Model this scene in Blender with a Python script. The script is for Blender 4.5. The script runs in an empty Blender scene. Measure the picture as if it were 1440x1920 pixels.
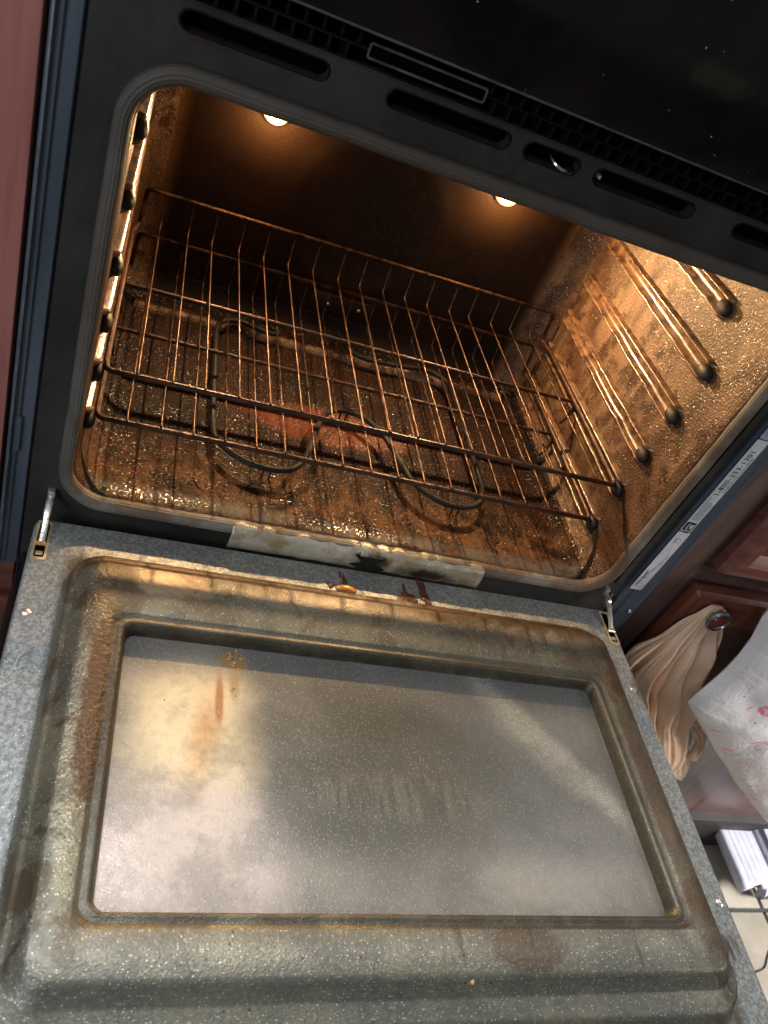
import bpy, bmesh, math, random
from mathutils import Vector, Matrix, noise as mnoise
random.seed(7)
SC = bpy.context.scene
COL = SC.collection
R = math.radians

# ------------------------------------------------------------------ camera
cam_d = bpy.data.cameras.new('camera')
cam = bpy.data.objects.new('camera', cam_d); COL.objects.link(cam)
rows = [[0.92293511, -0.17721652, -0.34173832], [-0.12809123, 0.69577391, -0.70674699], [0.36301985, 0.69605529, 0.61945429]]
CAMM = Matrix([rows[0] + [-0.2806425], rows[1] + [-0.58920587], rows[2] + [0.57698557], [0, 0, 0, 1]])
# convert (camera columns are right, up, back)
cam.matrix_world = CAMM
cam_d.sensor_fit = 'VERTICAL'; cam_d.sensor_height = 24.0; cam_d.lens = 1517.43 / 1920 * 24.0
cam_d.clip_start = 0.01; cam_d.clip_end = 60
cam_d.dof.use_dof = True; cam_d.dof.focus_distance = 0.86; cam_d.dof.aperture_fstop = 7.5
SC.camera = cam

# ------------------------------------------------------------------ world, room light and added fills
W = bpy.data.worlds.new('World'); SC.world = W; W.use_nodes = True
bg = W.node_tree.nodes['Background']
bg.inputs[0].default_value = (0.93, 0.95, 1.0, 1); bg.inputs[1].default_value = 0.10

def area(name, loc, target, size, energy, color, size_y=None, spread=180):
    l = bpy.data.lights.new(name, 'AREA'); l.energy = energy; l.color = color
    l.shape = 'RECTANGLE'; l.spread = R(spread); l.size = size; l.size_y = size_y or size
    o = bpy.data.objects.new(name, l); COL.objects.link(o); o.location = loc
    o.rotation_euler = (Vector(target) - Vector(loc)).to_track_quat('-Z', 'Y').to_euler()
    return o
area('room_ceiling_light', (-0.18, 0.42, 1.75), (-0.12, 0.2, 0), 0.95, 30, (1.0, 0.94, 0.90), 1.05)
area('right_reflection_light', (1.75, 0.8, 1.8), (0.4, 0.0, 0), 1.0, 30, (1.0, 0.97, 0.98))  # added unseen panel, placed for the reflection on the door's right side
area('front_ceiling_light', (0.3, -1.2, 1.9), (0.1, -0.4, 0), 0.8, 1.5, (1.0, 0.96, 0.92))
area('flange_fill_light', (-0.85, 0.05, 1.9), (-0.3, -0.25, 0.0), 0.8, 3.6, (0.78, 0.88, 1.0), None, 70)  # added bluish fill from overhead for the left door flange
area('left_trim_fill_light', (-1.5, -1.7, 0.9), (-0.3, 0, 0.2), 0.9, 3.2, (0.84, 0.91, 1.0), None, 60)  # added bluish fill aimed at the left trim and frame
area('cabinet_fill_light', (1.9, -1.0, 0.9), (0.95, 0, -0.4), 0.8, 9, (1.0, 0.95, 0.93), None, 45)  # added narrow fill that brightens the right cabinet and bags

SC.view_settings.view_transform = 'Standard'; SC.view_settings.look = 'None'
SC.view_settings.exposure = 0.0; SC.view_settings.gamma = 1.0
SC.cycles.max_bounces = 8; SC.cycles.glossy_bounces = 5; SC.cycles.diffuse_bounces = 4
SC.cycles.sample_clamp_indirect = 4.0
try:
    SC.cycles.use_denoising = True
except Exception:
    pass

# ------------------------------------------------------------------ node helper
class NT:
    def __init__(s, name):
        s.m = bpy.data.materials.new(name); s.m.use_nodes = True
        s.t = s.m.node_tree; s.n = s.t.nodes; s.l = s.t.links
        s.b = s.n['Principled BSDF']
        s.co = s.n.new('ShaderNodeTexCoord').outputs['Object']
        s.sep = None
    def put(s, inp, v):
        if isinstance(v, bpy.types.NodeSocket): s.l.new(v, inp)
        elif isinstance(v, (tuple, list)) and len(v) == 3 and inp.type == 'RGBA': inp.default_value = (*v, 1)
        else: inp.default_value = v
    def set(s, **k):
        for a, v in k.items():
            s.put(s.b.inputs[{'base': 'Base Color', 'rough': 'Roughness', 'metal': 'Metallic', 'normal': 'Normal', 'spec': 'Specular IOR Level',
                              'coat': 'Coat Weight', 'coatr': 'Coat Roughness', 'em': 'Emission Color', 'ems': 'Emission Strength',
                              'trans': 'Transmission Weight', 'alpha': 'Alpha', 'ior': 'IOR', 'sheen': 'Sheen Weight', 'sub': 'Subsurface Weight', 'aniso':'Anisotropic'}[a]], v)
        return s
    def math(s, op, a, b=0.0, c=0.0, clamp=False):
        n = s.n.new('ShaderNodeMath'); n.operation = op; n.use_clamp = clamp
        s.put(n.inputs[0], a); s.put(n.inputs[1], b); s.put(n.inputs[2], c); return n.outputs[0]
    def xyz(s):
        if s.sep is None:
            s.sep = s.n.new('ShaderNodeSeparateXYZ'); s.l.new(s.co, s.sep.inputs[0])
        return s.sep.outputs
    def scaled(s, sx, sy, sz, off=(0, 0, 0), rot=(0, 0, 0)):
        n = s.n.new('ShaderNodeMapping'); s.l.new(s.co, n.inputs[0]); n.inputs['Scale'].default_value = (sx, sy, sz)
        n.inputs['Location'].default_value = off; n.inputs['Rotation'].default_value = rot; return n.outputs[0]
    def noise(s, scale, detail=3.0, rough=0.55, vec=None, dist=0.0):
        n = s.n.new('ShaderNodeTexNoise'); s.l.new(vec or s.co, n.inputs['Vector'])
        n.inputs['Scale'].default_value = scale; n.inputs['Detail'].default_value = detail
        n.inputs['Roughness'].default_value = rough; n.inputs['Distortion'].default_value = dist
        return n.outputs['Fac']
    def voro(s, scale, feature='F1', vec=None, out='Distance', rnd=1.0):
        n = s.n.new('ShaderNodeTexVoronoi'); n.feature = feature; s.l.new(vec or s.co, n.inputs['Vector'])
        n.inputs['Scale'].default_value = scale; n.inputs['Randomness'].default_value = rnd
        return n.outputs[out]
    def ramp(s, f, lo, hi, smooth=True):
        n = s.n.new('ShaderNodeMapRange'); n.interpolation_type = 'SMOOTHSTEP' if smooth else 'LINEAR'
        s.put(n.inputs['Value'], f); n.inputs['From Min'].default_value = lo; n.inputs['From Max'].default_value = hi
        n.clamp = True; return n.outputs[0]
    def mix(s, f, a, b, mode='MIX'):
        n = s.n.new('ShaderNodeMix'); n.data_type = 'RGBA'; n.blend_type = mode
        s.put(n.inputs[0], f); s.put(n.inputs[6], a); s.put(n.inputs[7], b); return n.outputs[2]
    def mixf(s, f, a, b):
        n = s.n.new('ShaderNodeMix'); n.data_type = 'FLOAT'
        s.put(n.inputs[0], f); s.put(n.inputs[2], a); s.put(n.inputs[3], b); return n.outputs[0]
    def bump(s, h, strength=0.5, dist=0.001, normal=None):
        n = s.n.new('ShaderNodeBump'); s.put(n.inputs['Height'], h); n.inputs['Strength'].default_value = strength
        n.inputs['Distance'].default_value = dist
        if normal is not None: s.l.new(normal, n.inputs['Normal'])
        return n.outputs[0]
    def blob(s, c, r, soft=0.5, k=0.6, nscale=18.0, nz=None):
        """1 inside an uneven ellipsoid at c with radii r"""
        X, Y, Z = s.xyz()[0], s.xyz()[1], s.xyz()[2]; tot = None
        for ax, cc, rr in ((X, c[0], r[0]), (Y, c[1], r[1]), (Z, c[2], r[2])):
            if rr is None: continue
            d = s.math('MULTIPLY', s.math('SUBTRACT', ax, cc), 1.0 / rr); d = s.math('MULTIPLY', d, d)
            tot = d if tot is None else s.math('ADD', tot, d)
        d = s.math('SQRT', tot)
        nn = nz if nz is not None else s.noise(nscale, 4, 0.6)
        d = s.math('ADD', d, s.math('MULTIPLY', s.math('SUBTRACT', nn, 0.5), -2.0 * k))
        return s.ramp(d, 1.0 + soft * 0.5, 1.0 - soft * 0.5)
    def band(s, ax, lo, hi, soft=0.01):
        v = s.xyz()[ax]
        return s.math('MULTIPLY', s.ramp(v, lo - soft, lo + soft), s.ramp(v, hi + soft, hi - soft))

def simple(name, base, rough=0.5, metal=0.0, nscale=60, bump=0.15, var=0.15, **k):
    s = NT(name); n = s.noise(nscale, 4, 0.6)
    c2 = tuple(max(0, c * (1 - var)) for c in base); c3 = tuple(min(1, c * (1 + var)) for c in base)
    s.set(base=s.mix(s.ramp(n, 0.3, 0.7), c2, c3), metal=metal, rough=s.mixf(s.ramp(s.noise(nscale * .3, 3), .35, .65), rough * .85, min(1, rough * 1.15)),
          normal=s.bump(s.noise(nscale * 4, 2), bump, 0.0006), **k)
    return s.m

# ------------------------------------------------------------------ materials
def mat_frame():
    s = NT('black_enamel_frame')
    haze = s.noise(9, 4, .6); fine = s.noise(900, 2)
    smear = s.noise(60, 5, .65, vec=s.scaled(1, 1, .35))
    base = s.mix(s.ramp(haze, .35, .7), (.020, .0195, .018), (.036, .0345, .031))
    brown = s.math('MULTIPLY', s.ramp(s.noise(14, 5, .6), .5, .72), s.band(2, .40, .47, .02))
    base = s.mix(brown, base, (.022, .012, .007))
    spots = s.ramp(s.voro(95), .10, .04)
    keep = s.ramp(s.voro(95, out='Color'), .80, .84)
    base = s.mix(s.math('MULTIPLY', s.math('MULTIPLY', spots, keep), .35), base, (.10, .08, .06))
    s.set(base=base, rough=s.mixf(s.ramp(smear, .3, .75), .36, .6), spec=.30, normal=s.bump(fine, .12, .0004)); return s.m
M_frame = mat_frame()

def mat_trim():
    s = NT('blue_black_painted_trim')
    n = s.noise(30, 4, .6, vec=s.scaled(1, 1, .15)); sp = s.ramp(s.voro(420), .16, .08)
    base = s.mix(s.ramp(n, .3, .7), (.040, .052, .070), (.075, .092, .118))
    base = s.mix(s.math('MULTIPLY', sp, s.ramp(s.noise(40), .5, .7)), base, (.10, .11, .12))
    s.set(base=base, rough=s.mixf(n, .30, .5), normal=s.bump(s.noise(700, 2), .1, .0003)); return s.m
M_trim = mat_trim()

def mat_cavity(kind):
    s = NT('baked_on_grease_' + kind)
    X, Y, Z = s.xyz()[0], s.xyz()[1], s.xyz()[2]
    big = s.noise(7, 5, .62, dist=.5); mid = s.noise(34, 5, .62, dist=.3); fine = s.noise(240, 3, .6)
    lump = s.noise(430, 2, .5); micro = s.noise(800, 2)
    light, med, dark, black = (.19, .112, .058), (.060, .025, .012), (.045, .016, .008), (.010, .006, .005)
    if kind == 'side_wall':
        c = s.mix(s.ramp(big, .38, .66), light, med)
        c = s.mix(s.ramp(mid, .47, .62), c, (.040, .013, .006))
        # runs of grease leaning down the wall
        run = s.noise(16, 5, .65, vec=s.scaled(1, 3.4, .55, rot=(R(-16), 0, 0)))
        c = s.mix(s.math('MULTIPLY', s.ramp(run, .46, .60), .8), c, (.050, .027, .011))
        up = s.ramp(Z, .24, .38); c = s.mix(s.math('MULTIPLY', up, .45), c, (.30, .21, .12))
        pepper = s.ramp(s.voro(300), .30, .12); c = s.mix(s.math('MULTIPLY', pepper, s.ramp(s.noise(26), .42, .6)), c, dark)
        rough = s.mixf(s.ramp(mid, .35, .65), .26, .45)
        h = s.math('ADD', s.math('MULTIPLY', lump, 1.0), s.math('MULTIPLY', micro, .35))
        nrm = s.bump(h, .9, .0018); gl = s.ramp(s.noise(360, 1), .50, .64); sp = s.mixf(gl, .25, 1.0); rough = s.mixf(gl, .50, .24)
    elif kind == 'back_wall':
        c = s.mix(s.ramp(big, .35, .7), (.015, .0065, .003), (.008, .0035, .002))
        halo = s.math('MAXIMUM', s.blob((-.152, .4, .27), (.07, None, .05), 1.4, .35), s.blob((.144, .4, .27), (.07, None, .05), 1.4, .35))  # lamp glow painted into the wall colour round each lamp
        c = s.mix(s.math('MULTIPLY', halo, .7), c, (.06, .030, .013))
        edge = s.ramp(s.math('ABSOLUTE', X), .245, .275); c = s.mix(edge, c, (.20, .11, .05))
        c = s.mix(s.math('MULTIPLY', s.ramp(fine, .55, .65), .6), c, (.03, .014, .007))
        rough = .5; nrm = s.bump(s.math('ADD', lump, s.math('MULTIPLY', micro, .4)), .35, .0012); sp = .22
    elif kind == 'floor':
        crust = s.noise(420, 2, .5)
        c = s.mix(s.ramp(big, .36, .62), (.022, .0065, .0026), (.006, .0025, .0013))
        front = s.ramp(Y, .14, .05)
        c = s.mix(s.math('MULTIPLY', front, s.ramp(mid, .65, .35)), c, (.125, .054, .019))  # golden lamp glare on the front floor, painted into the colour
        c = s.mix(s.math('MULTIPLY', s.ramp(crust, .52, .60), .55), c, black); c = s.mix(s.math('MULTIPLY', s.ramp(s.noise(120, 3, .6), .56, .64), .8), c, black)
        # the red-brown bare patch inside the element
        patch = s.blob((-.022, .198, 0), (.098, .034, None), .5, .35, 22)
        c = s.mix(s.math('MULTIPLY', patch, .8), c, (.11, .026, .011))
        lip = s.ramp(Y, .034, .020); lipn = s.ramp(s.noise(30, 5, .6), .62, .40)
        c = s.mix(s.math('MULTIPLY', lip, s.math('MULTIPLY', lipn, .8)), c, (.10, .095, .08))
        rough = s.mixf(patch, s.mixf(s.ramp(mid, .35, .6), .22, .38), .5); rough = s.mixf(lip, rough, .55)
        h = s.math('ADD', crust, s.math('MULTIPLY', s.noise(180, 2), .5))
        h = s.math('MULTIPLY', h, s.math('MULTIPLY', s.math('SUBTRACT', 1.0, s.math('MULTIPLY', patch, .85)), s.math('SUBTRACT', 1.0, s.math('MULTIPLY', lip, .85))))
        nrm = s.bump(h, 1.0, .0021); gl = s.math('MULTIPLY', s.ramp(s.noise(330, 1), .54, .64), s.ramp(s.noise(30, 3, .6), .36, .55)); sp = s.mixf(gl, .10, 1.0); rough = s.mixf(gl, .55, .20); rough = s.mixf(patch, rough, .5)
    s.set(base=c, rough=rough, normal=nrm, spec=sp)
    return s.m
M_side, M_back, M_floor = mat_cavity('side_wall'), mat_cavity('back_wall'), mat_cavity('floor')

def mat_guide():
    s = NT('baked_rack_guide')
    n = s.noise(60, 4, .6); f = s.noise(300, 3)
    c = s.mix(s.ramp(n, .35, .65), (.19, .105, .050), (.055, .024, .011))
    s.set(base=c, rough=.27, normal=s.bump(f, .35, .0008), spec=.7); return s.m
M_guide = mat_guide()

def mat_wire():
    s = NT('tarnished_rack_wire')
    n = s.noise(45, 4, .65); f = s.noise(500, 3)
    c = s.mix(s.ramp(n, .42, .62), (.105, .055, .030), (.022, .009, .006))
    s.set(base=c, metal=.75, rough=.36, normal=s.bump(f, .5, .0006)); return s.m
M_wire = mat_wire()
def mat_rail():
    s = NT('dark_crusted_rack_rail')
    n = s.noise(70, 4, .65); f = s.noise(260, 3)
    c = s.mix(s.ramp(n, .40, .62), (.030, .018, .012), (.085, .030, .014))
    s.set(base=c, metal=.4, rough=.42, normal=s.bump(f, .7, .0014)); return s.m
M_rail = mat_rail()
M_element = simple('heating_element_sheath', (.010, .008, .007), .6, 0, 120, .4, .3, spec=.25)
M_tip = simple('blackened_guide_tip', (.007, .006, .006), .62, 0, 90, .3, .3)

def mat_gasket():
    s = NT('braided_fibreglass_gasket')
    stain = s.noise(11, 5, .6, dist=.4); Z = s.xyz()[2]
    c = s.mix(s.ramp(stain, .38, .62), (.20, .185, .15), (.11, .070, .042))
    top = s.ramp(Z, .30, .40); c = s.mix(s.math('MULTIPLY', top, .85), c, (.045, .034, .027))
    left = s.ramp(s.xyz()[0], -.29, -.305); c = s.mix(s.math('MULTIPLY', left, .65), c, (.050, .047, .042))
    uv = s.n.new('ShaderNodeUVMap').outputs[0]
    sp = s.n.new('ShaderNodeSeparateXYZ'); s.l.new(uv, sp.inputs[0])
    w1 = s.math('SINE', s.math('MULTIPLY', sp.outputs[0], 6.2832 * 1.0)); w2 = s.math('SINE', s.math('MULTIPLY', sp.outputs[1], 6.2832 * 18))
    braid = s.math('MULTIPLY', s.math('ADD', s.math('MULTIPLY', w1, w2), 1.0), .5)
    ridge = s.math('MULTIPLY', s.math('ADD', w2, 1.0), .5)
    c = s.mix(s.math('MULTIPLY', s.ramp(ridge, .5, .0), .35), c, (.03, .025, .02))
    h = s.math('ADD', s.math('MULTIPLY', ridge, .9), s.math('MULTIPLY', braid, .6))
    s.set(base=c, rough=.62, normal=s.bump(h, .5, .0008)); return s.m
M_gasket = mat_gasket()

def mat_door():
    s = NT('speckled_grey_door_enamel')
    X, Y, Z = s.xyz()[0], s.xyz()[1], s.xyz()[2]
    sp1 = s.voro(640)
    spk = s.ramp(sp1, .40, .14); kp = s.ramp(s.voro(640, out='Color'), .66, .76)
    clean = s.mix(s.ramp(s.noise(300, 3), .40, .62), (.19, .208, .20), (.33, .352, .34))
    clean = s.mix(s.math('MULTIPLY', spk, kp), clean, (.70, .73, .74))
    # the raised middle carries a film of yellow-brown grease
    inner = s.math('MULTIPLY', s.band(0, -.288, .288, .006), s.band(1, -.458, -.060, .006))
    film_n = s.noise(13, 5, .62, dist=.6)
    film = s.mix(s.ramp(film_n, .36, .62), (.175, .160, .100), (.092, .088, .060))
    film = s.mix(s.math('MULTIPLY', spk, kp), film, (.62, .56, .42))
    c = s.mix(s.math('MULTIPLY', inner, .9), clean, film)
    front = s.ramp(Y, -.37, -.41); c = s.mix(s.math('MULTIPLY', front, .15), c, clean)
    # pale wiped patches along the hinge side
    nz = s.noise(38, 4, .65)
    for cc, rr, col, k in (((-.200, -.104, 0), (.034, .015, None), (.36, .27, .17), .75), ((-.085, -.098, 0), (.048, .014, None), (.30, .26, .20), .5),
                           ((.20, -.098, 0), (.060, .013, None), (.33, .28, .21), .55), ((.045, -.10, 0), (.03, .008, None), (.26, .22, .16), .4)):
        c = s.mix(s.math('MULTIPLY', s.blob(cc, rr, .35, .8, nz=nz), k), c, col)
    # brown grease: hinge-side edge, corners, runs
    br = s.noise(24, 5, .66, dist=.9); rim = s.math('MULTIPLY', s.band(1, -.094, -.060, .010), s.band(0, -.275, .285, .01))
    c = s.mix(s.math('MULTIPLY', s.math('MULTIPLY', rim, s.ramp(br, .34, .50)), .92), c, (.052, .026, .010))
    for cc, rr, k in (((-.245, -.125, 0), (.026, .055, None), .6), ((-.247, -.235, 0), (.012, .075, None), .95), ((.275, -.14, 0), (.02, .06, None), .7),
                      ((.245, -.125, 0), (.035, .05, None), .45), ((.262, -.27, 0), (.022, .13, None), .65), ((.07, -.092, 0), (.010, .008, None), 1.0), ((.27, -.385, 0), (.03, .04, None), .5),
                      ((.08, -.405, 0), (.03, .016, None), .55), ((-.245, -.40, 0), (.008, .016, None), .4)):
        c = s.mix(s.math('MULTIPLY', s.blob(cc, rr, .45, .9, nz=br), k), c, (.062, .032, .013))
    gr = s.noise(17, 6, .7, dist=1.2); gm = s.math('MULTIPLY', inner, s.math('MAXIMUM', s.ramp(Y, -.20, -.06), s.math('MAXIMUM', s.ramp(X, .22, .27), s.ramp(X, -.22, -.27))))
    c = s.mix(s.math('MULTIPLY', s.math('MULTIPLY', gm, s.ramp(gr, .50, .60)), .72), c, (.060, .038, .016))
    streak = s.noise(30, 4, .65, vec=s.scaled(3.0, .45, 1))
    low = s.math('MULTIPLY', s.band(1, -.415, -.382, .008), s.ramp(X, -.02, .05))
    c = s.mix(s.math('MULTIPLY', s.math('MULTIPLY', low, s.ramp(streak, .56, .68)), .8), c, (.045, .030, .018))
    hi = s.math('MULTIPLY', s.band(1, -.145, -.075, .01), s.ramp(X, .05, .14))
    c = s.mix(s.math('MULTIPLY', s.math('MULTIPLY', hi, s.ramp(streak, .52, .66)), .7), c, (.075, .045, .02))
    pep = s.math('MULTIPLY', s.ramp(s.voro(120), .16, .08), s.ramp(s.voro(120, out='Color'), .70, .74)); c = s.mix(s.math('MULTIPLY', pep, .8), c, (.03, .018, .01))
    # brown along the window seam; groove and recess walls darker
    seam = s.math('MAXIMUM', s.math('MULTIPLY', s.band(1, -.390, -.379, .002), s.band(0, -.24, .24, .005)), s.math('MULTIPLY', s.band(1, -.158, -.146, .003), s.band(0, -.245, .245, .005)))
    seam = s.math('MAXIMUM', seam, s.math('MULTIPLY', s.math('MULTIPLY', s.band(0, -.243, -.232, .003), s.band(1, -.388, -.15, .004)), .6))
    c = s.mix(s.math('MULTIPLY', seam, s.math('MULTIPLY', s.ramp(s.noise(45, 4), .34, .6), .75)), c, (.050, .028, .014))
    rec = s.math('MULTIPLY', s.band(0, -.2440, .2440, .0008), s.band(1, -.3910, -.1400, .0008)); c = s.mix(s.math('MULTIPLY', rec, .62), c, (.045, .042, .028))
    rough = s.mixf(inner, .44, s.mixf(s.ramp(film_n, .35, .65), .36, .48))
    lumps = s.math('MULTIPLY', s.noise(240, 2), s.math('ADD', .35, s.math('MULTIPLY', s.blob((-.255, -.21, 0), (.02, .12, None), .8, .4, nz=nz), 1.6)))
    h = s.math('ADD', s.math('MULTIPLY', s.noise(620, 2), .55), lumps)
    s.set(base=c, rough=rough, normal=s.bump(h, .55, .0013), spec=.6, metal=s.mixf(inner, .40, .5)); return s.m
M_door = mat_door()

def mat_window():
    s = NT('hazed_door_glass')
    X, Y = s.xyz()[0], s.xyz()[1]
    sp = s.ramp(s.voro(600), .40, .14); kp = s.ramp(s.voro(600, out='Color'), .50, .66)
    n = s.noise(7, 4, .6, dist=.5)
    c = s.mix(s.ramp(n, .35, .65), (.070, .074, .058), (.115, .112, .098))
    # cloudy reflections painted into the film colour: yellowish left, mauve right, dark middle
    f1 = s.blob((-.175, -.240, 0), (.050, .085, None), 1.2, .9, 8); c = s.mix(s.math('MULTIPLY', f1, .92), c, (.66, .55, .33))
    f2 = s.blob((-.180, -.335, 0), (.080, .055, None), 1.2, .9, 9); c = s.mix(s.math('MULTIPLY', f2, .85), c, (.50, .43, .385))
    f3 = s.blob((.14, -.25, 0), (.10, .09, None), 1.4, .4, 8); c = s.mix(s.math('MULTIPLY', f3, .5), c, (.20, .20, .19))
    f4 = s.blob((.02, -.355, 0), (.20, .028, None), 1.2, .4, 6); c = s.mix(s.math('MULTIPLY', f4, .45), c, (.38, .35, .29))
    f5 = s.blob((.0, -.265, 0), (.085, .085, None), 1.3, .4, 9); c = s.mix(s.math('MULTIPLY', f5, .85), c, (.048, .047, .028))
    mo = s.math('MULTIPLY', s.ramp(s.noise(10, 3, .5), .42, .66), s.ramp(X, -.14, -.06)); c = s.mix(s.math('MULTIPLY', mo, .38), c, (.055, .062, .052))
    tp = s.ramp(Y, -.205, -.158); c = s.mix(s.math('MULTIPLY', tp, .82), c, (.045, .050, .052))  # reflection of the dark oven front, painted along the top edge
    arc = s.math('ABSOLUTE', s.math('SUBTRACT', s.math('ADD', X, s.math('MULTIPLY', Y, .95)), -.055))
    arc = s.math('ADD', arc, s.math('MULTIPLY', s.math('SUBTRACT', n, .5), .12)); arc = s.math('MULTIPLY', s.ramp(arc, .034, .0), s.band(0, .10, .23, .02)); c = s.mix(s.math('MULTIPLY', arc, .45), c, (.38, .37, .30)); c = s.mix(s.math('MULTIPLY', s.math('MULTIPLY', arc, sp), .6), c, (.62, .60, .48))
    # orange grease trail below the burnt spot
    tn = s.noise(40, 4, .6)
    d = s.math('SUBTRACT', X, s.math('ADD', -.153, s.math('MULTIPLY', s.math('SUBTRACT', Y, -.20), .20)))
    d = s.math('ADD', d, s.math('MULTIPLY', s.math('SUBTRACT', tn, .5), .016))
    trail = s.math('MULTIPLY', s.ramp(s.math('ABSOLUTE', d), .020, .0), s.band(1, -.275, -.205, .035))
    c = s.mix(s.math('MULTIPLY', trail, .75), c, (.52, .27, .07))
    t2 = s.math('MULTIPLY', s.blob((-.1505, -.208, 0), (.0034, .024, None), .9, .5, nz=tn), .9); c = s.mix(t2, c, (.30, .11, .02))
    t4 = s.blob((-.1375, -.188, 0), (.0045, .020, None), 1.0, .6, nz=tn); c = s.mix(s.math('MULTIPLY', t4, .7), c, (.26, .15, .05))
    t3 = s.blob((-.139, -.168, 0), (.011, .009, None), .6, .7, 70); c = s.mix(t3, c, (.20, .12, .035))
    # reflected lettering in the middle, painted as faint vertical streaks
    st = s.noise(46, 3, .5, vec=s.scaled(2.2, .45, 1)); reg = s.blob((0, -.283, 0), (.085, .020, None), .7, .3, 14)
    c = s.mix(s.math('MULTIPLY', reg, .22), c, (.20, .19, .13)); c = s.mix(s.math('MULTIPLY', s.math('MULTIPLY', reg, s.ramp(st, .44, .58)), .55), c, (.022, .020, .014))
    m2 = s.noise(22, 4, .6); c = s.mix(s.math('MULTIPLY', s.ramp(m2, .46, .64), .38), c, (.075, .078, .062))
    m3 = s.noise(150, 3, .6); c = s.mix(s.math('MULTIPLY', s.ramp(m3, .48, .62), .12), c, (.055, .055, .045))
    c = s.mix(s.math('MULTIPLY', s.math('MULTIPLY', sp, kp), .42), c, (.62, .60, .54))
    pep = s.math('MULTIPLY', s.ramp(s.voro(70), .07, .03), s.ramp(s.voro(70, out='Color'), .75, .78)); c = s.mix(pep, c, (.05, .03, .02))
    h = s.math('ADD', s.noise(620, 2), s.math('MULTIPLY', s.noise(300, 2), .5))
    h = s.math('ADD', h, s.math('MULTIPLY', s.math('MULTIPLY', reg, st), 3.0))
    s.set(base=c, rough=s.mixf(s.ramp(n, .35, .65), .36, .50), normal=s.bump(h, .30, .0008), spec=.9, metal=s.mixf(s.math('MULTIPLY', sp, kp), .15, .75)); return s.m
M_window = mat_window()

def mat_wood(name, c1, c2, ax, rough=.3):
    s = NT(name); sc = [14, 14, 14]; sc[ax] = 1.2
    g = s.noise(6, 6, .62, vec=s.scaled(*sc), dist=.6); g2 = s.noise(40, 3, .5, vec=s.scaled(*[v / 6 for v in sc]))
    c = s.mix(s.ramp(g, .3, .7), c1, c2); c = s.mix(s.math('MULTIPLY', s.ramp(g2, .5, .7), .35), c, tuple(v * .5 for v in c1))
    s.set(base=c, rough=s.mixf(g2, rough, rough * 1.5), coat=.35, coatr=.2, normal=s.bump(g, .12, .0006)); return s.m
M_woodZ = mat_wood('cherry_wood_upright', (.11, .028, .016), (.20, .060, .034), 2)
M_woodX = mat_wood('cherry_wood_level', (.10, .032, .024), (.17, .062, .045), 0)
M_woodP = mat_wood('cherry_wood_panel', (.060, .030, .027), (.105, .055, .048), 2, .36)
M_woodL = mat_wood('reddish_cabinet_side', (.36, .130, .105), (.40, .150, .122), 2, .32)
M_woodF = mat_wood('grey_brown_face_frame', (.085, .050, .043), (.13, .082, .070), 2, .34)
M_grille = simple('black_grille_paint', (.0025, .0025, .003), .6, 0, 60, .1, .1, spec=.12)
M_dark = simple('dark_shade_fill', (.0015, .0015, .0015), .9, 0, 50, 0, 0, spec=.02)  # near-black colour standing in for shade inside slots, pockets and gaps
M_steel = simple('zinc_plated_steel', (.62, .60, .54), .30, .9, 130, .3, .15)
M_cream = simple('cream_hinge_bracket', (.62, .52, .33), .36, .55, 110, .35, .3)
M_chrome = simple('polished_steel', (.75, .75, .76), .14, 1.0, 100, .05, .05)
def mat_clip():
    s = NT('foil_gasket_patch')
    n = s.noise(26, 5, .65, dist=.5); f = s.noise(140, 4, .6); X = s.xyz()[0]
    c = s.mix(s.ramp(n, .38, .62), (.50, .47, .38), (.32, .29, .21))
    c = s.mix(s.math('MULTIPLY', s.ramp(s.noise(50, 4), .55, .68), .7), c, (.30, .19, .07))
    c = s.mix(s.blob((.075, -.008, -.006), (.028, None, .010), 1.0, .9, 60), c, (.040, .024, .014))
    c = s.mix(s.blob((.012, -.008, .0), (.018, None, .010), 1.0, .9, 60), c, (.06, .036, .02))
    s.set(base=c, metal=.35, rough=.36, normal=s.bump(s.math('ADD', n, s.math('MULTIPLY', f, .6)), .8, .003)); return s.m
M_clip = mat_clip()
def mat_panel():
    s = NT('black_glass_panel')
    sm = s.noise(7, 5, .6, dist=.7); y = s.blob((.072, 0, .523), (.020, None, .009), 1.2, 1.3, 90)  # y: dim yellow reflection painted into the glass colour
    c = s.mix(s.ramp(sm, .4, .7), (.004, .004, .005), (.010, .007, .006)); c = s.mix(s.math('MULTIPLY', y, .6), c, (.030, .025, .010))
    dust = s.math('MULTIPLY', s.ramp(s.voro(75), .06, .03), s.ramp(s.voro(75, out='Color'), .66, .68)); c = s.mix(dust, c, (.45, .45, .45))
    s.set(base=c, rough=s.mixf(s.ramp(sm, .4, .65), .08, .20), spec=.45); return s.m
M_panel = mat_panel()
def mat_label():
    s = NT('silver_label_film')
    n = s.noise(40, 4, .6, vec=s.scaled(1, 1, .3))
    s.set(base=s.mix(s.ramp(n, .35, .65), (.52, .53, .55), (.68, .69, .71)), rough=.34, metal=.25, normal=s.bump(n, .3, .001)); return s.m
M_label = mat_label()
M_label2 = simple('clear_blue_label', (.30, .36, .44), .25, .2, 70, .2, .15)
M_ink = simple('label_black_ink', (.015, .015, .018), .5, 0, 50, 0, 0)
M_inkg = simple('label_grey_ink', (.22, .23, .25), .5, 0, 50, 0, 0)
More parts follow.
